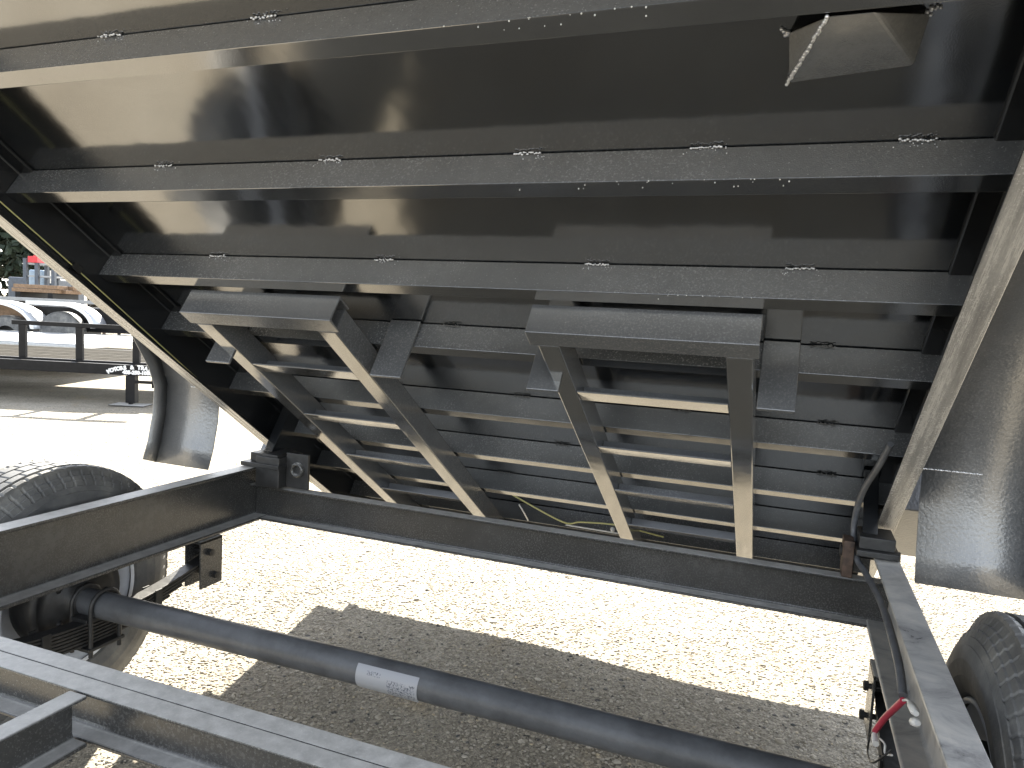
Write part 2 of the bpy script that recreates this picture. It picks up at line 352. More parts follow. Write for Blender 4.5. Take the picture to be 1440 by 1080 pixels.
def pebbles(n=110000):
    t = (1 + 5 ** .5) / 2
    ico = np.array([(-1, t, 0), (1, t, 0), (-1, -t, 0), (1, -t, 0), (0, -1, t), (0, 1, t), (0, -1, -t), (0, 1, -t), (t, 0, -1), (t, 0, 1), (-t, 0, -1), (-t, 0, 1)], float)
    ico /= np.linalg.norm(ico[0])
    fc = np.array([(0, 11, 5), (0, 5, 1), (0, 1, 7), (0, 7, 10), (0, 10, 11), (1, 5, 9), (5, 11, 4), (11, 10, 2), (10, 7, 6), (7, 1, 8), (3, 9, 4), (3, 4, 2), (3, 2, 6), (3, 6, 8), (3, 8, 9), (4, 9, 5), (2, 4, 11), (6, 2, 10), (8, 6, 7), (9, 8, 1)])
    # most of them in the stretch of ground seen between axle and rear crossmember
    k1 = int(n * .7); k2 = n - k1
    px = np.concatenate([rng.uniform(-3.0, 1.6, k1), rng.uniform(-7.5, 1.6, k2)]); py = np.concatenate([rng.uniform(1.2, 4.6, k1), rng.uniform(1.2, 7.0, k2)])
    r = .0022 + .0042 * rng.random(n) ** 2.0; big = rng.random(n) < .005; r[big] *= 2.0
    sc = np.stack([r * rng.uniform(.8, 1.5, n), r * rng.uniform(.8, 1.5, n), r * rng.uniform(.35, .7, n)], 1)
    ang = rng.uniform(0, 2 * np.pi, n); ca, sa = np.cos(ang), np.sin(ang)
    v = ico[None] * (1 + rng.uniform(-.22, .22, (n, 12, 1))) * sc[:, None, :]
    x = v[..., 0] * ca[:, None] - v[..., 1] * sa[:, None] + px[:, None]; y = v[..., 0] * sa[:, None] + v[..., 1] * ca[:, None] + py[:, None]
    z = v[..., 2] + (sc[:, 2] * .1 + relief(px, py) + .0005)[:, None]
    co = np.stack([x, y, z], -1).reshape(-1, 3).astype('f4')
    f = (fc[None] + 12 * np.arange(n)[:, None, None]).reshape(-1)
    me = bpy.data.meshes.new('gravel'); me.vertices.add(len(co)); me.vertices.foreach_set('co', co.ravel())
    nf = len(f) // 3; me.loops.add(len(f)); me.loops.foreach_set('vertex_index', f.astype('i4')); me.polygons.add(nf)
    me.polygons.foreach_set('loop_start', np.arange(0, len(f), 3, dtype='i4')); me.polygons.foreach_set('loop_total', np.full(nf, 3, 'i4'))
    me.update(); me.validate(); me.materials.append(M['pebble'])
    o = bpy.data.objects.new('gravel', me); C.objects.link(o); o['kind'] = 'stuff'
    o['label'] = 'loose pale crushed limestone gravel strewn over the yard'; o['category'] = 'gravel'
pebbles()

# ------------------------------------------------------------------ dump trailer
XL, XR = -1.850, .305                    # outer faces of the rails, bed and frame alike
T = thing('dump_trailer', 'black steel dump trailer with its bed raised, seen from underneath', 'dump trailer', (-.77, .9, 0))
FRONT, TAIL = -1.30, 3.02
# floor sheet and sides of the raised bed
MB().bb(XL - .004, XR + .004, FRONT, TAIL, -1.0055, -1.0005).build('bed_floor', 'floor', T)
for x0, x1 in ((XL - .05, XL - .006), (XR + .006, XR + .05)):
    MB().bb(x0, x1, FRONT, TAIL, -1.33, -1.0).build('bed_side', 'fender', T, .004)
MB().bb(XL - .004, XR + .004, FRONT - .05, FRONT - .002, -1.33, -.96).build('bed_front_wall', 'fender', T, .004)
MB().bb(XL - .004, XR + .004, TAIL - .01, TAIL + .04, -1.33, -.99).build('tailgate', 'fender', T, .004)
# unseen boards added along the sides, widths set for the bed's shadow
for x0, x1 in ((XL - .215, XL - .052), (XR + .052, XR + .095)):
    MB().bb(x0, x1, FRONT, TAIL + .03, -1.150, -1.095).build('shadow_board', 'fender', T, .004)
# longitudinal rails: 6 in channels opening inwards
for x, sg in ((XL, 1), (XR, -1)):
    b = MB(); b.channel(B(x, FRONT, -.9995), EN, EX * sg, ED * (TAIL - FRONT), .1495, .0495, .006, .008)
    rl = b.build('bed_rail', 'rail_in', T, .0015)
    rl.data.materials.append(M['rail'])                          # paler, streaked paint on the underside of the rail
    for pl in rl.data.polygons:
        if abs(pl.normal.dot(EN)) > .9 and (pl.center + BASE[rl.name] - V((0, 0, EYE))).dot(EN) > -.853: pl.material_index = 1
    if sg == 1:
        pts = [B(-1.838, d, n) for d, n in ((.2, -.90), (.9, -.8946), (1.1, -.8916), (1.3, -.886), (1.83, -.8686), (2.15, -.856), (2.5, -.845))]
        MB().tube(pts, .0017, 6).build('wire', 'yellow', rl)
        for d in (1.14, 1.95): MB().bb(-1.844, -1.832, d, d + .03, -.902 if d < 1.5 else -.876, -.882 if d < 1.5 else -.856).build('wire_clip', 'blackplastic', rl)
# crossmembers: 3 in channels, webs facing up the slope
def weld(parent, x, d, n=-.9985, length=.050, seed=0):
    b = MB(); rr = random.Random(seed * 31 + int(x * 1000))
    for i in range(15):
        q = i / 14
        b.ball(B(x + (q - .5) * length, d - .002 - rr.random() * .004, n + .001 + rr.random() * .004), .0013 + .0012 * rr.random(), 6, 4, (1.4, 1, 1))
    for i in range(12):
        b.ball(B(x + rr.uniform(-.75, .75) * length, d - rr.uniform(-.001, .001), n + rr.random() * .016), .0007 + .0008 * rr.random(), 5, 3)
    b.build('weld_bead', 'weld' if d < 1.3 else 'weldpaint', parent)
ROWS = [.5885 + .3165 * k for k in range(-5, 8)]; ROWS[8] = 1.490
WELDS = {5: (-1.235, -.88, -.45, -.05, .12), 6: (-1.373, -.924, -.489, -.166, .154), 7: (-1.454, -.943, -.413, -.001), 8: (-1.30, -.86, -.30, .06),
         9: (-1.2, -.76, -.28, .1), 10: (-1.25, -.70, -.20, .12), 11: (-1.0, -.62, -.1)}
for k, d in enumerate(ROWS):
    b = MB(); b.channel(B(XL + .0065, d, -.9990), EN, ED, EX * (XR - XL - .013), .0760, .0360, .006, .006)
    cm = b.build('bed_crossmember', 'cross', T, .0016)
    cm.data.materials.append(M['under'])                         # darker, glossier copy: shade and reflections set into the underside's paint
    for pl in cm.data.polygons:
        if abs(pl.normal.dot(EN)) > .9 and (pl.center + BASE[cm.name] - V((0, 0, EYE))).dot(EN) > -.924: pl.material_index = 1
    for j, x in enumerate(WELDS.get(k, ())): weld(cm, x, d, seed=k * 7 + j)
    if k in (5, 6, 7):
        b = MB(); rr = random.Random(k)
        for i in range((18, 20, 8)[k - 5]):
            x = rr.triangular(*((-.55, -.12, -.3), (-.5, .1, -.18), (-.4, -.05, -.2))[k - 5]); b.ball(B(x, d + rr.choice((-.0005, .002, .006, .015)), -.9228 + rr.random() * .0012), .0007 + .0008 * rr.random(), 6, 4)
        b.build('paint_drip', 'drip', cm, kind='stuff')
# rear end channel of the bed
b = MB(); b.channel(B(XL + .0065, TAIL - .011, -.9985), EN, -ED, EX * (XR - XL - .013), .1480, .045, .006, .008); b.build('bed_end_channel', 'cross', T, .0015)
# gusset behind the first crossmember in view
b = MB()
p = [B(-.043, .700, -.9995), B(-.040, .787, -.9995), B(.128, .770, -.9995), B(.136, .690, -.9995), B(.006, .628, -.9228), B(.062, .628, -.9228)]
b.add(p, [(0, 1, 4), (1, 2, 5, 4), (2, 3, 5), (0, 4, 5, 3), (0, 3, 2, 1)]); gs = b.build('gusset', 'gusset', T, .004)
b = MB(); rr = random.Random(3)
for i in range(34):
    q = i / 33; b.ball(B(-.041, .786, -.997).lerp(B(.006, .629, -.9222), q) + V((rr.uniform(-.001, .001), 0, rr.uniform(-.001, .001))), .0024 + .0010 * rr.random(), 6, 4)
for x_, d_ in ((-.044, .70), (.137, .686)):
    for i in range(9): b.ball(B(x_ + rr.uniform(-.008, .008), d_ + rr.uniform(-.008, .008), -.998), .0016 + .002 * rr.random(), 6, 4)
b.build('weld_bead', 'weld', gs, kind='stuff')
# ramp guide plates
for x0, x1 in ((-.066, .014), (-.602, -.520), (-1.045, -.952), (-1.600, -1.515)):
    MB().bb(x0, x1, 1.479, 1.4885, -.9985, -.818).build('ramp_guide', 'ramp', T, .002)
# fenders fixed to the bed
def fender(sg):
    xi = .330 if sg > 0 else -1.905; xo = .598 if sg > 0 else -2.150; sh = 0 if sg > 0 else -.035
    prof = [(2.035, -.665), (2.015, -.735), (1.975, -.83), (1.915, -.930), (1.84, -.985), (1.70, -1.045), (1.52, -1.075), (1.30, -1.085), (.55, -1.085), (.30, -1.05), (.02, -.94)]
    prof = [(d + sh, n) for d, n in prof]
    b = MB(); vs = []; t = .004
    for d, n in prof:
        vs += [B(xi, d, n), B(xo, d, n)]
    fs = [(2 * i, 2 * i + 1, 2 * i + 3, 2 * i + 2) for i in range(len(prof) - 1)]
    b.add(vs, fs[:3], True); b.f += fs[3:]; b.sm += [True] * len(fs[3:])
    seam = MB(); rs_ = random.Random(5)
    for i in range(60): seam.ball(B(min(xi, xi + .13 * sg) + .13 * i / 59, prof[3][0] + rs_.uniform(-.0012, .0012), prof[3][1] + .003), .0016 + .0012 * rs_.random(), 5, 3)
    # outer skirt follows the arch
    sk = []; 
    for i, (d, n) in enumerate(prof):
        a = V((prof[min(i + 1, len(prof) - 1)][0] - prof[max(i - 1, 0)][0], prof[min(i + 1, len(prof) - 1)][1] - prof[max(i - 1, 0)][1])).normalized()
        q = (d + a.y * .06, n - a.x * .06) if True else 0
        sk += [B(xo, d, n), B(xo, q[0], q[1])]
    b2 = MB(); b2.add(sk, [(2 * i, 2 * i + 1, 2 * i + 3, 2 * i + 2) for i in range(len(prof) - 1)], True)
    f = b.build('fender', 'fender', T); seam.build('weld_bead', 'weld', f, kind='stuff'); s = f.modifiers.new('sheet', 'SOLIDIFY'); s.thickness = .004; s.offset = 0
    s2 = b2.build('fender_skirt', 'fender', f); s = s2.modifiers.new('sheet', 'SOLIDIFY'); s.thickness = .004; s.offset = 0
fender(1); fender(-1)
# tail lamp arms behind the fenders
for sg in (1, -1):
    x0 = XR + .004 if sg > 0 else XL - .19
    b = MB(); b.bb(x0, x0 + .186, 2.13 if sg > 0 else 2.36, 2.50, -1.06, -.90 if sg > 0 else -.868)
    lb = b.build('lamp_box', 'fender', T, .004)

# ---- frame
ZF = EYE - .589; HR = .203
for x, sg in ((XL, 1), (XR, -1)):
    b = MB(); b.channel((x, -2.2, ZF), V((0, 0, -1)), EX * sg, V((0, 4.48, 0)), HR, .0605, .007, .011)
    b.build('frame_rail', 'flange' if sg < 0 else 'frame', T, .0018)
# rear crossmember, open towards the front
b = MB(); b.channel((XL + .008, 2.206, EYE - .663), V((0, 0, -1)), V((0, -1, 0)), EX * (XR - XL - .016), .1285, .046, .006, .008)
b.build('frame_crossmember', 'frame', T, .0018)
# front crossmember: two channels back to back, and the centre member that meets it
b = MB(); b.channel((XL + .008, .7975, ZF - .001), V((0, 0, -1)), V((0, -1, 0)), EX * (XR - XL - .016), .08, .0355, .005, .0065); b.build('frame_crossmember', 'frame', T, .0018)
b = MB(); b.channel((XL + .008, .7985, ZF - .001), V((0, 0, -1)), V((0, 1, 0)), EX * (XR - XL - .016), .08, .0355, .005, .0065); b.build('frame_crossmember', 'frame', T, .0018)
for x in (-.972,):
    b = MB(); b.channel((x, -1.9, ZF - .001), V((0, 0, -1)), EX, V((0, 1.9 + .7585, 0)), .08, .0355, .005, .0065); b.build('frame_member', 'frame', T, .0018)
for y in (-1.2, -.3):
    b = MB(); b.channel((XL + .008, y, ZF - .001), V((0, 0, -1)), V((0, 1, 0)), EX * (XR - XL - .016), .08, .0355, .005, .0065); b.build('frame_crossmember', 'frame', T, .0018)

# ---- hinges at the rail ends
for sg in (1, -1):
    def X(a, b_):          # mirror about the centre line
        return (XL + a, XL + b_) if sg > 0 else (XR - b_, XR - a)
    b = MB(); x0, x1 = X(.062, .165) if sg > 0 else (XR - .105, XR - .062); b.ab((x0, 2.13 if sg > 0 else 2.20, EYE - .655), (x1, 2.27, EYE - .545 if sg > 0 else EYE - .592))
    hb = b.build('hinge_bracket', 'dark' if sg > 0 else 'frame', T, .003)
    x0, x1 = X(.002, .170 if sg > 0 else .106); MB().ab((x0, 2.12, EYE - .588 + .002), (x1, 2.285, EYE - .570)).build('hinge_plate', 'dark', hb, .002)
    x0, x1 = X(.030, .150) if sg > 0 else X(.012, .100); MB().ab((x0, 2.14, EYE - .5695), (x1, 2.26, EYE - .545 + .008)).build('hinge_plate', 'dark', hb, .002)
    x0, x1 = X(.167, .262) if sg > 0 else X(.105, .130)
    if sg > 0:
        MB().ab((x0, 2.168, EYE - .655), (x1, 2.180, EYE - .528)).build('hinge_ear', 'dark', hb, .002)
        xm = (x0 + x1) / 2 + .005
        b = MB(); b.lathe([(0, .016), (.012, .016), (.014, .022), (.012, .027), (0, .027)], (xm, 2.168, EYE - .586), (0, -1, 0), 24); b.build('hinge_pin', 'frame', hb)
    else:
        x0, x1 = XR - .135, XR - .108; b = MB(); b.ab((x0, 2.16, EYE - .661), (x1, 2.23, EYE - .560)); b.build('hinge_ear', 'rust', hb, .002)
        b = MB(); b.tube([(XR - .14, 2.21, EYE - .60), (XR + .01, 2.21, EYE - .60)], .016, 14); b.build('hinge_pin', 'dark', hb)
    x0, x1 = X(.052, .09); MB().bb(x0, x1, 2.10, 2.32, -.995, -.80).build('hinge_ear', 'rail_in', hb, .002)

# ---- axle, springs, wheels
AY, AZ_ = 1.498, EYE - .879
def axle(y, seen):
    b = MB(); b.tube([(XL - .08, y, AZ_), (XL + .3, y, AZ_), (-.77, y, AZ_ + .004), (XR - .3, y, AZ_), (XR + .08, y, AZ_)], .0381, 28)
    a = b.build('axle', 'axle', T)
    if seen:
        # paper label wrapped on the tube, facing the front
        me = bpy.data.meshes.new('paper_label'); n = 14; vs = []; fs = []; uvs = []
        x0, x1 = -.918, -.752; a0, a1 = math.radians(48), math.radians(-62); base = BASE[T.name]
        for i in range(n + 1):
            t = a0 + (a1 - a0) * i / n
            for j, x in enumerate((x0, x1)):
                rr_ = .0381 + .0012 + (.0014 if j == 1 and i in (n, n - 1) else 0)
                vs.append(V((x, y - math.cos(t) * rr_, AZ_ + .003 + math.sin(t) * rr_)) - base); uvs.append((j, 1 - i / n))
        fs = [(2 * i, 2 * i + 1, 2 * i + 3, 2 * i + 2) for i in range(n)]
        me.from_pydata([tuple(v) for v in vs], [], fs); ul = me.uv_layers.new(name='UVMap')
        for lp in me.loops: ul.data[lp.index].uv = uvs[lp.vertex_index]
        me.materials.append(M['label']); me.polygons.foreach_set('use_smooth', [True] * len(fs))
        lo = bpy.data.objects.new('paper_label', me); C.objects.link(lo); lo.parent = a
        lo['label'] = 'faded pale grey paper label with bar code'
    for sg, xs in ((1, XL + .035), (-1, XR - .035)):
        # spring leaves under the axle: the main leaf reaches to the hangers
        sp = MB(); tops = []
        def leaf(half, z, w=.0445, t=.0072, m_=14):
            q = []
            for i in range(m_ + 1):
                yy = -half + 2 * half * i / m_; zz = z + .34 * yy * yy
                q.append((yy, zz))
            poly = q + [(a_, c_ - t) for a_, c_ in q[::-1]]
            b_ = MB(); b_.prism(poly, (xs - w / 2, y, 0), V((0, 1, 0)), V((0, 0, 1)), EX * w); return b_
        main = leaf(.425, AZ_ - .0385).build('leaf_spring', 'dark', T, .001)
        for i, hlf in enumerate((.39, .345, .30, .25, .20, .155)):
            leaf(hlf, AZ_ - .0385 - .0098 * (i + 1)).build('spring_leaf', 'dark', main, .001)
        MB().ab((xs - .045, y - .06, AZ_ - .117), (xs + .045, y + .06, AZ_ - .107)).build('spring_plate', 'dark', main, .002)
        MB().ab((xs - .030, y - .055, AZ_ - .038), (xs + .030, y + .055, AZ_ - .026)).build('spring_seat', 'dark', main, .002)
        for dx in (-.037, .037):
            pts = [(xs + dx, y - .047, AZ_ - .135), (xs + dx, y - .047, AZ_)] + [(xs + dx, y - .047 * math.cos(t), AZ_ + .047 * math.sin(t)) for t in np.linspace(.3, math.pi - .3, 9)] + [(xs + dx, y + .047, AZ_), (xs + dx, y + .047, AZ_ - .135)]
            MB().tube(pts, .0062, 8).build('u_bolt', 'dark', main)
        for dy in (-.17, .2):
            b = MB(); b.ab((xs - .029, y + dy - .012, AZ_ - .082 + .012), (xs - .024, y + dy + .012, AZ_ - .022)); b.ab((xs + .024, y + dy - .012, AZ_ - .082 + .012), (xs + .029, y + dy + .012, AZ_ - .022)); b.ab((xs - .029, y + dy - .012, AZ_ - .0845 + .008), (xs + .029, y + dy + .012, AZ_ - .079 + .008)); b.build('spring_clip', 'dark', main)
    return a
axle(AY, True)
for sg, xs in ((1, XL + .035), (-1, XR - .035)):
    b = MB()
    for dx in (-.034, .028): b.ab((xs + dx, 1.862, ZF - HR - .165), (xs + dx + .006, 1.962, ZF - HR - .002))
    b.ab((xs - .034, 1.956, ZF - HR - .09), (xs + .034, 1.962, ZF - HR - .002)); b.ab((xs - .034, 1.862, ZF - HR - .012), (xs + .034, 1.962, ZF - HR - .003))
    h = b.build('spring_hanger', 'frame', T, .0015)
    for z, yy in ((-.045, 1.90), (-.13, 1.925)):
        b = MB(); b.tube([(xs - .05, yy, ZF - HR + z), (xs + .05, yy, ZF - HR + z)], .007, 8)
        for e in (-.05, .038): b.lathe([(0, 0), (0, .0125), (.011, .0125), (.011, 0)], (xs + e, yy, ZF - HR + z), EX, 6, False)
        b.build('hanger_bolt', 'dark', h)

def wheel(x_in, sg, y):
    """sg = +1: the outer side points to +x"""
    o = V((x_in, y, AZ_)); ax = EX * sg; R = .384; w = .235
    prof = [(.022, .212), (.004, .225), (-.006, .255), (-.008, .285), (-.003, .312), (-.001, .313), (.004, .328), (.007, .3285), (.013, .344), (.017, .3445), (.023, .356), (.028, .357), (.034, .367)]
    gro = []
    ribs = [(.037, .0585), (.064, .092), (.0975, .1375), (.143, .171), (.1765, .198)]
    for i, (a, c) in enumerate(ribs):
        gro += [(a, R - .008 if i else R - .012), (a + .001, R - (.003 if i in (0, 4) else 0)), ((a + c) / 2, R), (c - .001, R - (.003 if i in (0, 4) else 0)), (c, R - .008 if i < 4 else R - .012)]
    prof2 = [(w - a, r) for a, r in prof[::-1]]
    full = prof + gro + prof2
    k0, k1 = len(prof), len(prof) + len(gro)
    def rf(i, k, r):
        if (7 <= i < k0 or k1 <= i < len(full) - 7) and k % 10 in (3, 4): return r - .004
        if k0 <= i < k1 and (i - k0) % 5 in (1, 2, 3):
            rib = (i - k0) // 5
            if rib in (0, 4) and (k + rib * 2) % 10 < 2: return r - .0035
            if rib in (1, 3) and (k + rib) % 12 == 0: return r - .003
            if rib == 2 and k % 12 == 4: return r - .003
        return r
    rim = MB(); rim.lathe([(.010, .206), (.004, .214), (.010, .219), (.024, .213), (.030, .196), (.085, .188), (.10, .178), (.20, .190), (.222, .205), (.229, .216)], o, ax, 64)
    rim.lathe([(.125, .055), (.128, .09), (.150, .125), (.138, .160), (.112, .182)], o, ax, 64)
    wh = rim.build('wheel', 'rim', T)
    t = MB(); t.lathe(full, o, ax, 640, False, rfun=rf); ty = t.build('tyre', 'rubber', wh)
    d = MB(); d.lathe([(-.055, 0), (-.055, .045), (-.048, .05), (-.022, .055), (-.030, .10), (-.022, .105), (-.018, .128), (-.024, .134), (-.012, .146), (.060, .146), (.075, .140), (.08, .06), (.08, 0)], o, ax, 48)
    for a in range(5):
        d.ball(o - ax * .024 + V((0, .085 * math.cos(a * 1.26), .085 * math.sin(a * 1.26))), .011)
    d.tube([o + V((-.02 * sg, -.12, .05)), o + V((-.05 * sg, -.1, .12)), o + V((-.04 * sg, .02, .17)), o + V((-.02 * sg, .1, .1))], .006, 8)
    d.build('brake_drum', 'dark', wh)
    hubm = MB(); hubm.lathe([(.08, .05), (.18, .05), (.19, .04), (.20, 0)], o, ax, 24); hubm.build('hub', 'dark', wh)
    return wh
wheel(-1.902, -1, AY); wheel(.357, 1, AY)
# ---- wiring on the right frame rail
cp = [(.232, 1.93, 1.01), (.220, 2.03, .935), (.205, 2.13, .862), (.198, 2.21, .785), (.197, 2.235, .715), (.205, 2.17, .66), (.222, 2.06, .648), (.235, 1.84, .651), (.235, 1.56, .644), (.235, 1.462, .615)]
def smooth(pts, k=6):
    P = [V(p) for p in pts]; out = []
    for i in range(len(P) - 1):
        a, b_, c, d = P[max(i - 1, 0)], P[i], P[i + 1], P[min(i + 2, len(P) - 1)]
        for j in range(k):
            t = j / k; out.append(.5 * ((2 * b_) + (c - a) * t + (2 * a - 5 * b_ + 4 * c - d) * t * t + (3 * b_ - 3 * c + d - a) * t ** 3))
    return out + [P[-1]]
pth = smooth(cp, 40)
b = MB(); b.tube(pth, [.0075 + (.0009 if i % 2 else 0) for i in range(len(pth))], 10); cdt = b.build('wire_conduit', 'conduit', T)
b = MB(); b.tube(smooth([(.235, 1.455, .609), (.230, 1.50, .57), (.222, 1.55, .523), (.213, 1.59, .473)]), .0060, 8); b.build('red_wire', 'redwire', cdt)
b = MB(); b.tube(smooth([(.213, 1.59, .473), (.210, 1.625, .445), (.205, 1.60, .425), (.203, 1.53, .44), (.205, 1.45, .49), (.222, 1.44, .52)]), .0022, 6); b.build('wire', 'blackplastic', cdt)
b = MB(); b.tube(smooth([(.235, 1.455, .609), (.236, 1.42, .627), (.238, 1.395, .632)]), .0022, 6); b.build('wire', 'white', cdt)
for p_, q_ in (((.237, 1.40, .632), (.240, 1.355, .636)), ((.238, 1.372, .613), (.242, 1.345, .625))):
    b = MB(); b.tube([p_, V(p_).lerp(V(q_), .25), V(p_).lerp(V(q_), .3), V(p_).lerp(V(q_), .8), q_], [.005, .0055, .0075, .0075, .005], 8); b.build('wire_connector', 'white', cdt)
b = MB(); b.tube([(.213, 1.585, .468), (.212, 1.555, .465)], .0065, 8); b.build('wire_connector', 'white', cdt)
b = MB(); b.tube(smooth([(.215, 1.53, .49), (.218, 1.49, .502), (.218, 1.475, .492), (.224, 1.44, .51)]), .002, 6); b.build('wire', 'white', cdt)
# loose wires lying along the rear of the bed
b = MB(); b.tube(smooth([(-1.0, 2.70, .56), (-.80, 2.74, .47), (-.72, 2.72, .485), (-.60, 2.70, .50), (-.52, 2.72, .49), (-.40, 2.74, .47)]), .0032, 6); w1 = b.build('wire', 'yellow', T)
b = MB(); b.tube(smooth([(-.78, 2.73, .462), (-.68, 2.70, .470), (-.55, 2.68, .475)]), .003, 6); b.ball((-.58, 2.67, .49), .010); b.build('wire_connector', 'white', w1)
b = MB(); b.tube(smooth([(-.955, 2.66, .535), (-.94, 2.68, .50), (-.935, 2.72, .46)]), .003, 6); b.build('wire', 'white', T)

# ------------------------------------------------------------------ loading ramps in their slots
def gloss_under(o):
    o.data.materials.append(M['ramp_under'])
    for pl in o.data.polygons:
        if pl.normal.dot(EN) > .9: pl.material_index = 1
def ramp_thing(x0, x1, label):
    r = thing('loading_ramp', label, 'ramp', B((x0 + x1) / 2, 2.0, -.88), 'ladder ramps stored under the bed')
    n0, n1 = -.9215, -.8455
    b = MB(); b.channel(B(x0, 1.272, n0), EN, ED, EX * (x1 - x0), n1 - n0, .052, .006, .0065); b.build('end_channel', 'ramp', r, .0018)
    for a, c in ((x0 + .018, x0 + .068), (x1 - .066, x1 - .012)):
        b = MB(); b.bb(a, c, 1.325, 2.90, n0 + .002, n1); gloss_under(b.build('side_rail', 'ramp', r, .003))
    for k in range(5):
        d = 1.572 + .305 * k
        if d > 2.85: break
        t = math.radians(-11); u1 = ED * math.cos(t) + EN * math.sin(t); u2 = -ED * math.sin(t) + EN * math.cos(t)
        o = B(x0 + .069, d + .014, n1 - .012); wd = x1 - x0 - .136
        b = MB(); b.box(o, EX * wd, -u1 * .062, -u2 * .005); b.box(o - u2 * .0052, EX * wd, -u1 * .005, -u2 * .030)
        gloss_under(b.build('rung', 'ramp', r, .0012))
    return r
ramp_thing(-1.545, -1.066, 'black ladder-like loading ramp stored under the raised bed, nearer the left tyre')
ramp_thing(-.557, -.063, 'black ladder-like loading ramp stored under the raised bed, nearer the red wire')

# ------------------------------------------------------------------ the yard behind, in axes u (along the yard, rightwards) and v (away)
YAW = math.radians(-20.79)
U, F_ = V((math.cos(YAW), -math.sin(YAW), 0)), V((math.sin(YAW), math.cos(YAW), 0))
def Y(u, v, z): return U * u + F_ * v + V((0, 0, z))
class YB(MB):
    def yb(s, u0, u1, v0, v1, z0, z1): return s.box(Y(u0, v0, z0), U * (u1 - u0), F_ * (v1 - v0), V((0, 0, z1 - z0)))
def text_mesh(txt, size):
    cu = bpy.data.curves.new('lettering', 'FONT'); cu.body = txt; cu.size = size; cu.extrude = .001; cu.offset = .0045; cu.align_x = 'CENTER'; cu.resolution_u = 3
    o = bpy.data.objects.new('lettering', cu); C.objects.link(o)
    dg = bpy.context.evaluated_depsgraph_get(); me = bpy.data.meshes.new_from_object(o.evaluated_get(dg))
    vs = [v.co.copy() for v in me.vertices]; fs = [tuple(p.vertices) for p in me.polygons]
    bpy.data.objects.remove(o); bpy.data.curves.remove(cu); bpy.data.meshes.remove(me); return vs, fs

ut = thing('utility_trailer', 'small black utility trailer with open side rail and white lettering on its tongue beam', 'trailer', Y(-5.6, 9.6, 0))
b = YB(); b.yb(-8.4, -4.12, 8.62, 8.68, .355, .478); b.build('tongue_beam', 'trailerblack', ut, .004)
b = YB(); b.yb(-8.6, -4.0, 8.74, 8.80, .42, .50); b.yb(-8.6, -4.0, 10.7, 10.76, .42, .50); b.build('deck_frame', 'trailerblack', ut, .004)
for i in range(12):
    b = YB(); b.yb(-8.6, -4.0, 8.805 + i * .158, 8.805 + i * .158 + .150, .455, .495 + .003 * (i % 3)); b.build('deck_plank', 'wood', ut, .003)
for v in (8.76,):
    b = YB(); b.yb(-5.98 if v < 9 else -8.6, -4.0, v - .025, v + .025, .885, .935); b.build('top_rail', 'trailerblack', ut, .004)
    for u in ((-5.86, -5.18, -4.50) if v < 9 else (-8.4, -7.2, -6.0, -4.8, -4.05)):
        b = YB(); b.yb(u - .04, u + .04, v - .022, v + .022, .50, .885); b.build('rail_post', 'trailerblack', ut, .003)
b = YB(); b.yb(-4.55, -4.44, 8.60, 8.69, .03, .353); b.yb(-4.515, -4.475, 8.60, 8.64, 0, .05); jk = b.build('jack', 'trailerblack', ut, .003)
b = YB(); b.yb(-4.44, -4.22, 8.60, 8.63, .265, .30); b.yb(-4.235, -4.21, 8.585, 8.645, .22, .34); b.build('jack_handle', 'trailerblack', jk, .002)
b = YB(); b.yb(-4.70, -4.29, 8.50, 8.74, .002, .014); b.build('jack_foot', 'frame', jk, .002)
# arched lettering with a number under it
s = MB(); word = 'MOTORS & TRAILERS'; cu0 = -4.44
for i, ch in enumerate(word):
    if ch == ' ': continue
    t = (i - (len(word) - 1) / 2) / ((len(word) - 1) / 2); ang = t * .62
    vs, fs = text_mesh(ch, .062); ca, sa = math.cos(-ang), math.sin(-ang); pu, pz = .52 * math.sin(ang), .52 * math.cos(ang) - .52
    s.add([Y(cu0 + pu + (p.x * ca - p.y * sa), 8.617 - p.z, .432 + pz * .55 + (p.x * sa + p.y * ca)) for p in vs], fs)
vs, fs = text_mesh('405-250-1080', .058)
s.add([Y(cu0 + .02 + p.x * 1.05, 8.617 - p.z, .372 + p.y) for p in vs], fs)
s.build('lettering', 'letter', ut)
b = MB()
for uu in (-9.3, -8.45): b.lathe([(-.09, .15), (-.10, .25), (-.08, .30), (.08, .30), (.10, .25), (.09, .15), (.09, 0)], Y(uu, 10.95, .31), F_, 28)
b.build('wheel', 'rubber', ut)

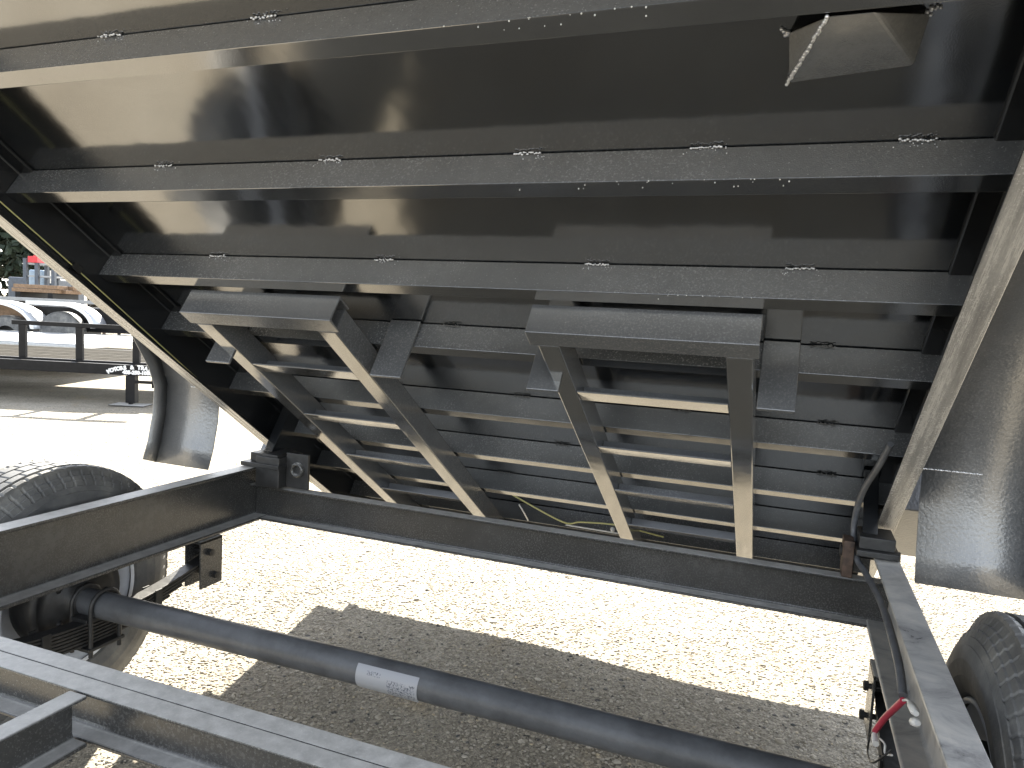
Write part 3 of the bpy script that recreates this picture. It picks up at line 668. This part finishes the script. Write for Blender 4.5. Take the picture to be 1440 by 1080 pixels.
# trailer with bright aluminium fenders behind it
ft = thing('flatbed_trailer', 'long flatbed trailer with bright diamond plate fenders, behind the small utility trailer', 'trailer', Y(-11, 14.4, 0))
b = YB(); b.yb(-16, -6.4, 10.90, 14.6, .47, .525); b.build('deck_frame', 'alu', ft, .006)
b = YB(); b.yb(-16, -6.4, 14.62, 14.70, .55, 1.02); b.build('headboard', 'trailerblack', ft, .006)
for i in range(16):
    b = YB(); b.yb(-16 + i * .6, -16 + i * .6 + .597, 10.91, 13.85, .5275, .542); b.build('deck_panel', 'alu', ft, .002)
b = YB(); b.yb(-16, -6.4, 16.5, 16.53, 1.08, 1.16); b.build('edge_rail', 'galv', ft, .004)
def arch(u0, top, zt, reach, drop, v0, v1, name):
    """drive-over fender: flat top then a rounded end, as a thick sheet"""
    prof = [(u0 - top, zt)] + [(u0, zt)] + [(u0 + reach * math.sin(t), zt - drop * (1 - math.cos(t))) for t in np.linspace(.15, 1.5, 12)]
    b = MB(); vs = []
    for u, z in prof: vs += [Y(u, v0, z), Y(u, v1, z)]
    b.add(vs, [(2 * i, 2 * i + 1, 2 * i + 3, 2 * i + 2) for i in range(len(prof) - 1)], True)
    o = b.build(name, 'diamond', ft); sm = o.modifiers.new('sheet', 'SOLIDIFY'); sm.thickness = .012
    lip = MB(); q = prof + [(u - .07 * (u - u0) / reach if u > u0 else u, z - .07 if u <= u0 else z - .07 * (1 - (u - u0) / reach)) for u, z in prof[::-1]]
    lip.prism(q, Y(0, v0 - .004, 0), U, V((0, 0, 1)), -F_ * .012); lip.build('fender_lip', 'alu', o)
arch(-10.0, 3.4, 1.10, .92, .55, 13.9, 14.45, 'fender')
arch(-8.75, .55, 1.12, .75, .5, 14.0, 14.45, 'fender')
b = MB(); b.lathe([(-.12, .2), (-.13, .34), (-.10, .40), (.10, .40), (.13, .34), (.12, .2), (.12, 0)], Y(-8.72, 14.2, .54), F_, 36); b.lathe([(-.12, .2), (-.10, .001)], Y(-8.72, 14.2, .54), F_, 24); b.build('wheel', 'rubber', ft)
b = MB(); b.lathe([(-.12, .2), (-.13, .34), (-.10, .40), (.10, .40), (.13, .34), (.12, .2), (.12, 0)], Y(-9.75, 14.2, .42), F_, 36); b.build('wheel', 'rubber', ft)
b = YB(); b.yb(-13.4, -9.5, 14.46, 14.48, .58, 1.02); b.build('side_panel', 'lumber', ft)

# stacked and parked stock further back
def stock(name, label, cat, u, v, mk, group=None):
    t_ = thing(name, label, cat, Y(u, v, 0), group); mk(t_); return t_
def mk_sheets(t_):
    for i in range(4):
        b = YB(); b.yb(-18.5 + .3 * i, -9.6 + .25 * i, 17.6 + .12 * i, 19.4, .62 + .15 * i, .67 + .15 * i); b.build('sheet', 'galv' if i % 2 else 'alu', t_, .004)
    for u in (-18, -14, -11):
        b = YB(); b.yb(u, u + .15, 17.7, 19.3, 0, .62); b.build('trestle', 'trailerblack', t_)
stock('sheet_stack', 'stack of bright galvanised steel sheets on trestles behind the flatbed trailer', 'metal sheets', -14, 18.5, mk_sheets)
def mk_lumber(t_):
    for j in range(2):
        for i in range(4):
            b = YB(); b.yb(-13.95 + .05 * ((i + j) % 3), -12.75 + .06 * ((i * 2 + j) % 3), 20.4 + .32 * i, 20.4 + .32 * i + .30, 1.29 + .11 * j, 1.29 + .11 * j + .10); b.build('timber', 'lumber', t_, .005)
    for u in (-13.85, -12.95):
        b = YB(); b.yb(u, u + .14, 20.4, 21.6, 0, 1.29); b.build('trestle', 'trailerblack', t_)
stock('lumber_stack', 'stack of brown timbers on trestles behind the galvanised sheets', 'lumber', -12.7, 21, mk_lumber)
def mk_rack(t_):
    for u in (-14.75, -14.4, -13.9):
        for v in (22.2, 23.2):
            b = YB(); b.yb(u - .05, u + .05, v - .05, v + .05, 0, 2.3); b.build('upright', 'steelblue', t_)
    for z in (1.42, 1.75, 2.12):
        b = YB(); b.yb(-14.8, -13.85, 22.2, 23.2, z, z + .05); b.build('shelf', 'galv', t_)
stock('steel_rack', 'dark blue grey open steel rack with pale shelves, under the red box', 'rack', -13.9, 22.6, mk_rack)
def mk_red(t_):
    b = YB(); b.yb(-14.62, -14.34, 22.1, 22.5, 2.172, 2.36); b.build('box_body', 'redpaint', t_, .01)
    b = YB(); b.yb(-14.55, -14.41, 22.25, 22.35, 2.362, 2.40); b.build('handle', 'redpaint', t_)
stock('toolbox', 'bright red toolbox on top of the steel rack', 'toolbox', -14.0, 22.3, mk_red)
def mk_mach(t_):
    b = YB(); b.yb(-16.2, -14.6, 23.5, 25.0, .9, 1.75); b.build('body', 'steelblue', t_, .05)
    b = YB(); b.yb(-15.4, -14.9, 23.3, 23.48, 1.45, 2.0); b.build('hood', 'bluepaint', t_, .05)
    b = MB(); 
    for u in (-15.9, -14.95): b.lathe([(-.15, .3), (-.15, .48), (.15, .48), (.15, .3), (.15, 0)], Y(u, 23.3, .48), F_, 24)
    b.build('wheel', 'rubber', t_)
    b = YB(); b.yb(-15.05, -15.0, 23.28, 23.33, 1.2, 1.5); b.yb(-14.75, -14.7, 23.28, 23.33, 1.6, 2.0); b.build('bracket', 'white', t_)
stock('loader', 'pale blue and grey yard machine parked left of the steel rack', 'machine', -15.4, 24, mk_mach)
def mk_gate(t_):
    for i, u in enumerate((-13.2, -12.75, -12.3, -11.85, -11.4)):
        b = YB(); b.yb(u - .035, u + .035, 22.0, 22.07, 0, 2.2 - .07 * (i % 2)); b.build('post', 'trailerblack' if i % 2 else 'rust', t_)
    for z in (1.5, 1.72, 1.95, 2.15):
        b = YB(); b.yb(-13.2, -11.4, 21.96, 21.995, z, z + .045); b.build('bar', 'galv', t_)
stock('gate_panel', 'upright barred steel panel standing between the steel rack and the lumber', 'gate', -12.3, 22, mk_gate)

# trees along the far edge of the yard
def tree(u, v, h, r, label, seed):
    rr = np.random.default_rng(seed); t_ = thing('tree', label, 'tree', Y(u, v, 0), 'dark trees at the far edge of the yard')
    b = MB(); b.tube([Y(u, v, 0), Y(u + .1, v, h * .3), Y(u - .1, v + .1, h * .6), Y(u, v, h * .85)], [.22, .17, .10, .03], 10)
    for k in range(6):
        a = k * 1.1; z = h * (.3 + .08 * k); b.tube([Y(u, v, z), Y(u + math.cos(a) * r * .6, v + math.sin(a) * r * .6, z + h * .16)], [.07, .02], 6)
    b.build('trunk', 'bark', t_)
    n = 7500; vs = []; fs = []
    cl = rr.normal(0, 1, (60, 3)); cl /= np.linalg.norm(cl, axis=1)[:, None]; cl *= rr.uniform(.35, 1, (60, 1))
    for i in range(n):
        c = cl[rr.integers(60)] + rr.normal(0, .16, 3); q = rr.normal(0, 1, (2, 3)) * .17
        ce = Y(u, v, h * .56) + U * (c[0] * r) + F_ * (c[1] * r) + V((0, 0, c[2] * h * .46))
        if ce.z < .15: continue
        a, e = V(q[0]), V(q[1]); k = len(vs); vs += [ce - a * .6, ce + e * .5, ce + a * .6, ce - e * .5]; fs.append((k, k + 1, k + 2, k + 3))
    cb = MB(); cb.add(vs, fs); me = bpy.data.meshes.new('crown'); base = BASE[t_.name]
    me.from_pydata([tuple(p - base) for p in vs], [], fs); me.materials.append(M['leaf']); o = bpy.data.objects.new('crown', me); C.objects.link(o); o.parent = t_
for i, (u, v, h, r, lb) in enumerate(((-30, 36, 7.5, 3.6, 'dark green tree farthest left at the edge of the yard'), (-25.3, 37, 8.5, 3.8, 'tall dark green tree above the blue yard machine'), (-20.6, 36, 7.0, 3.4, 'dark green tree behind the barred steel panel'), (-16.4, 38, 7.8, 3.4, 'dark green tree behind the raised bed'))):
    tree(u, v, h, r, lb, 40 + i)
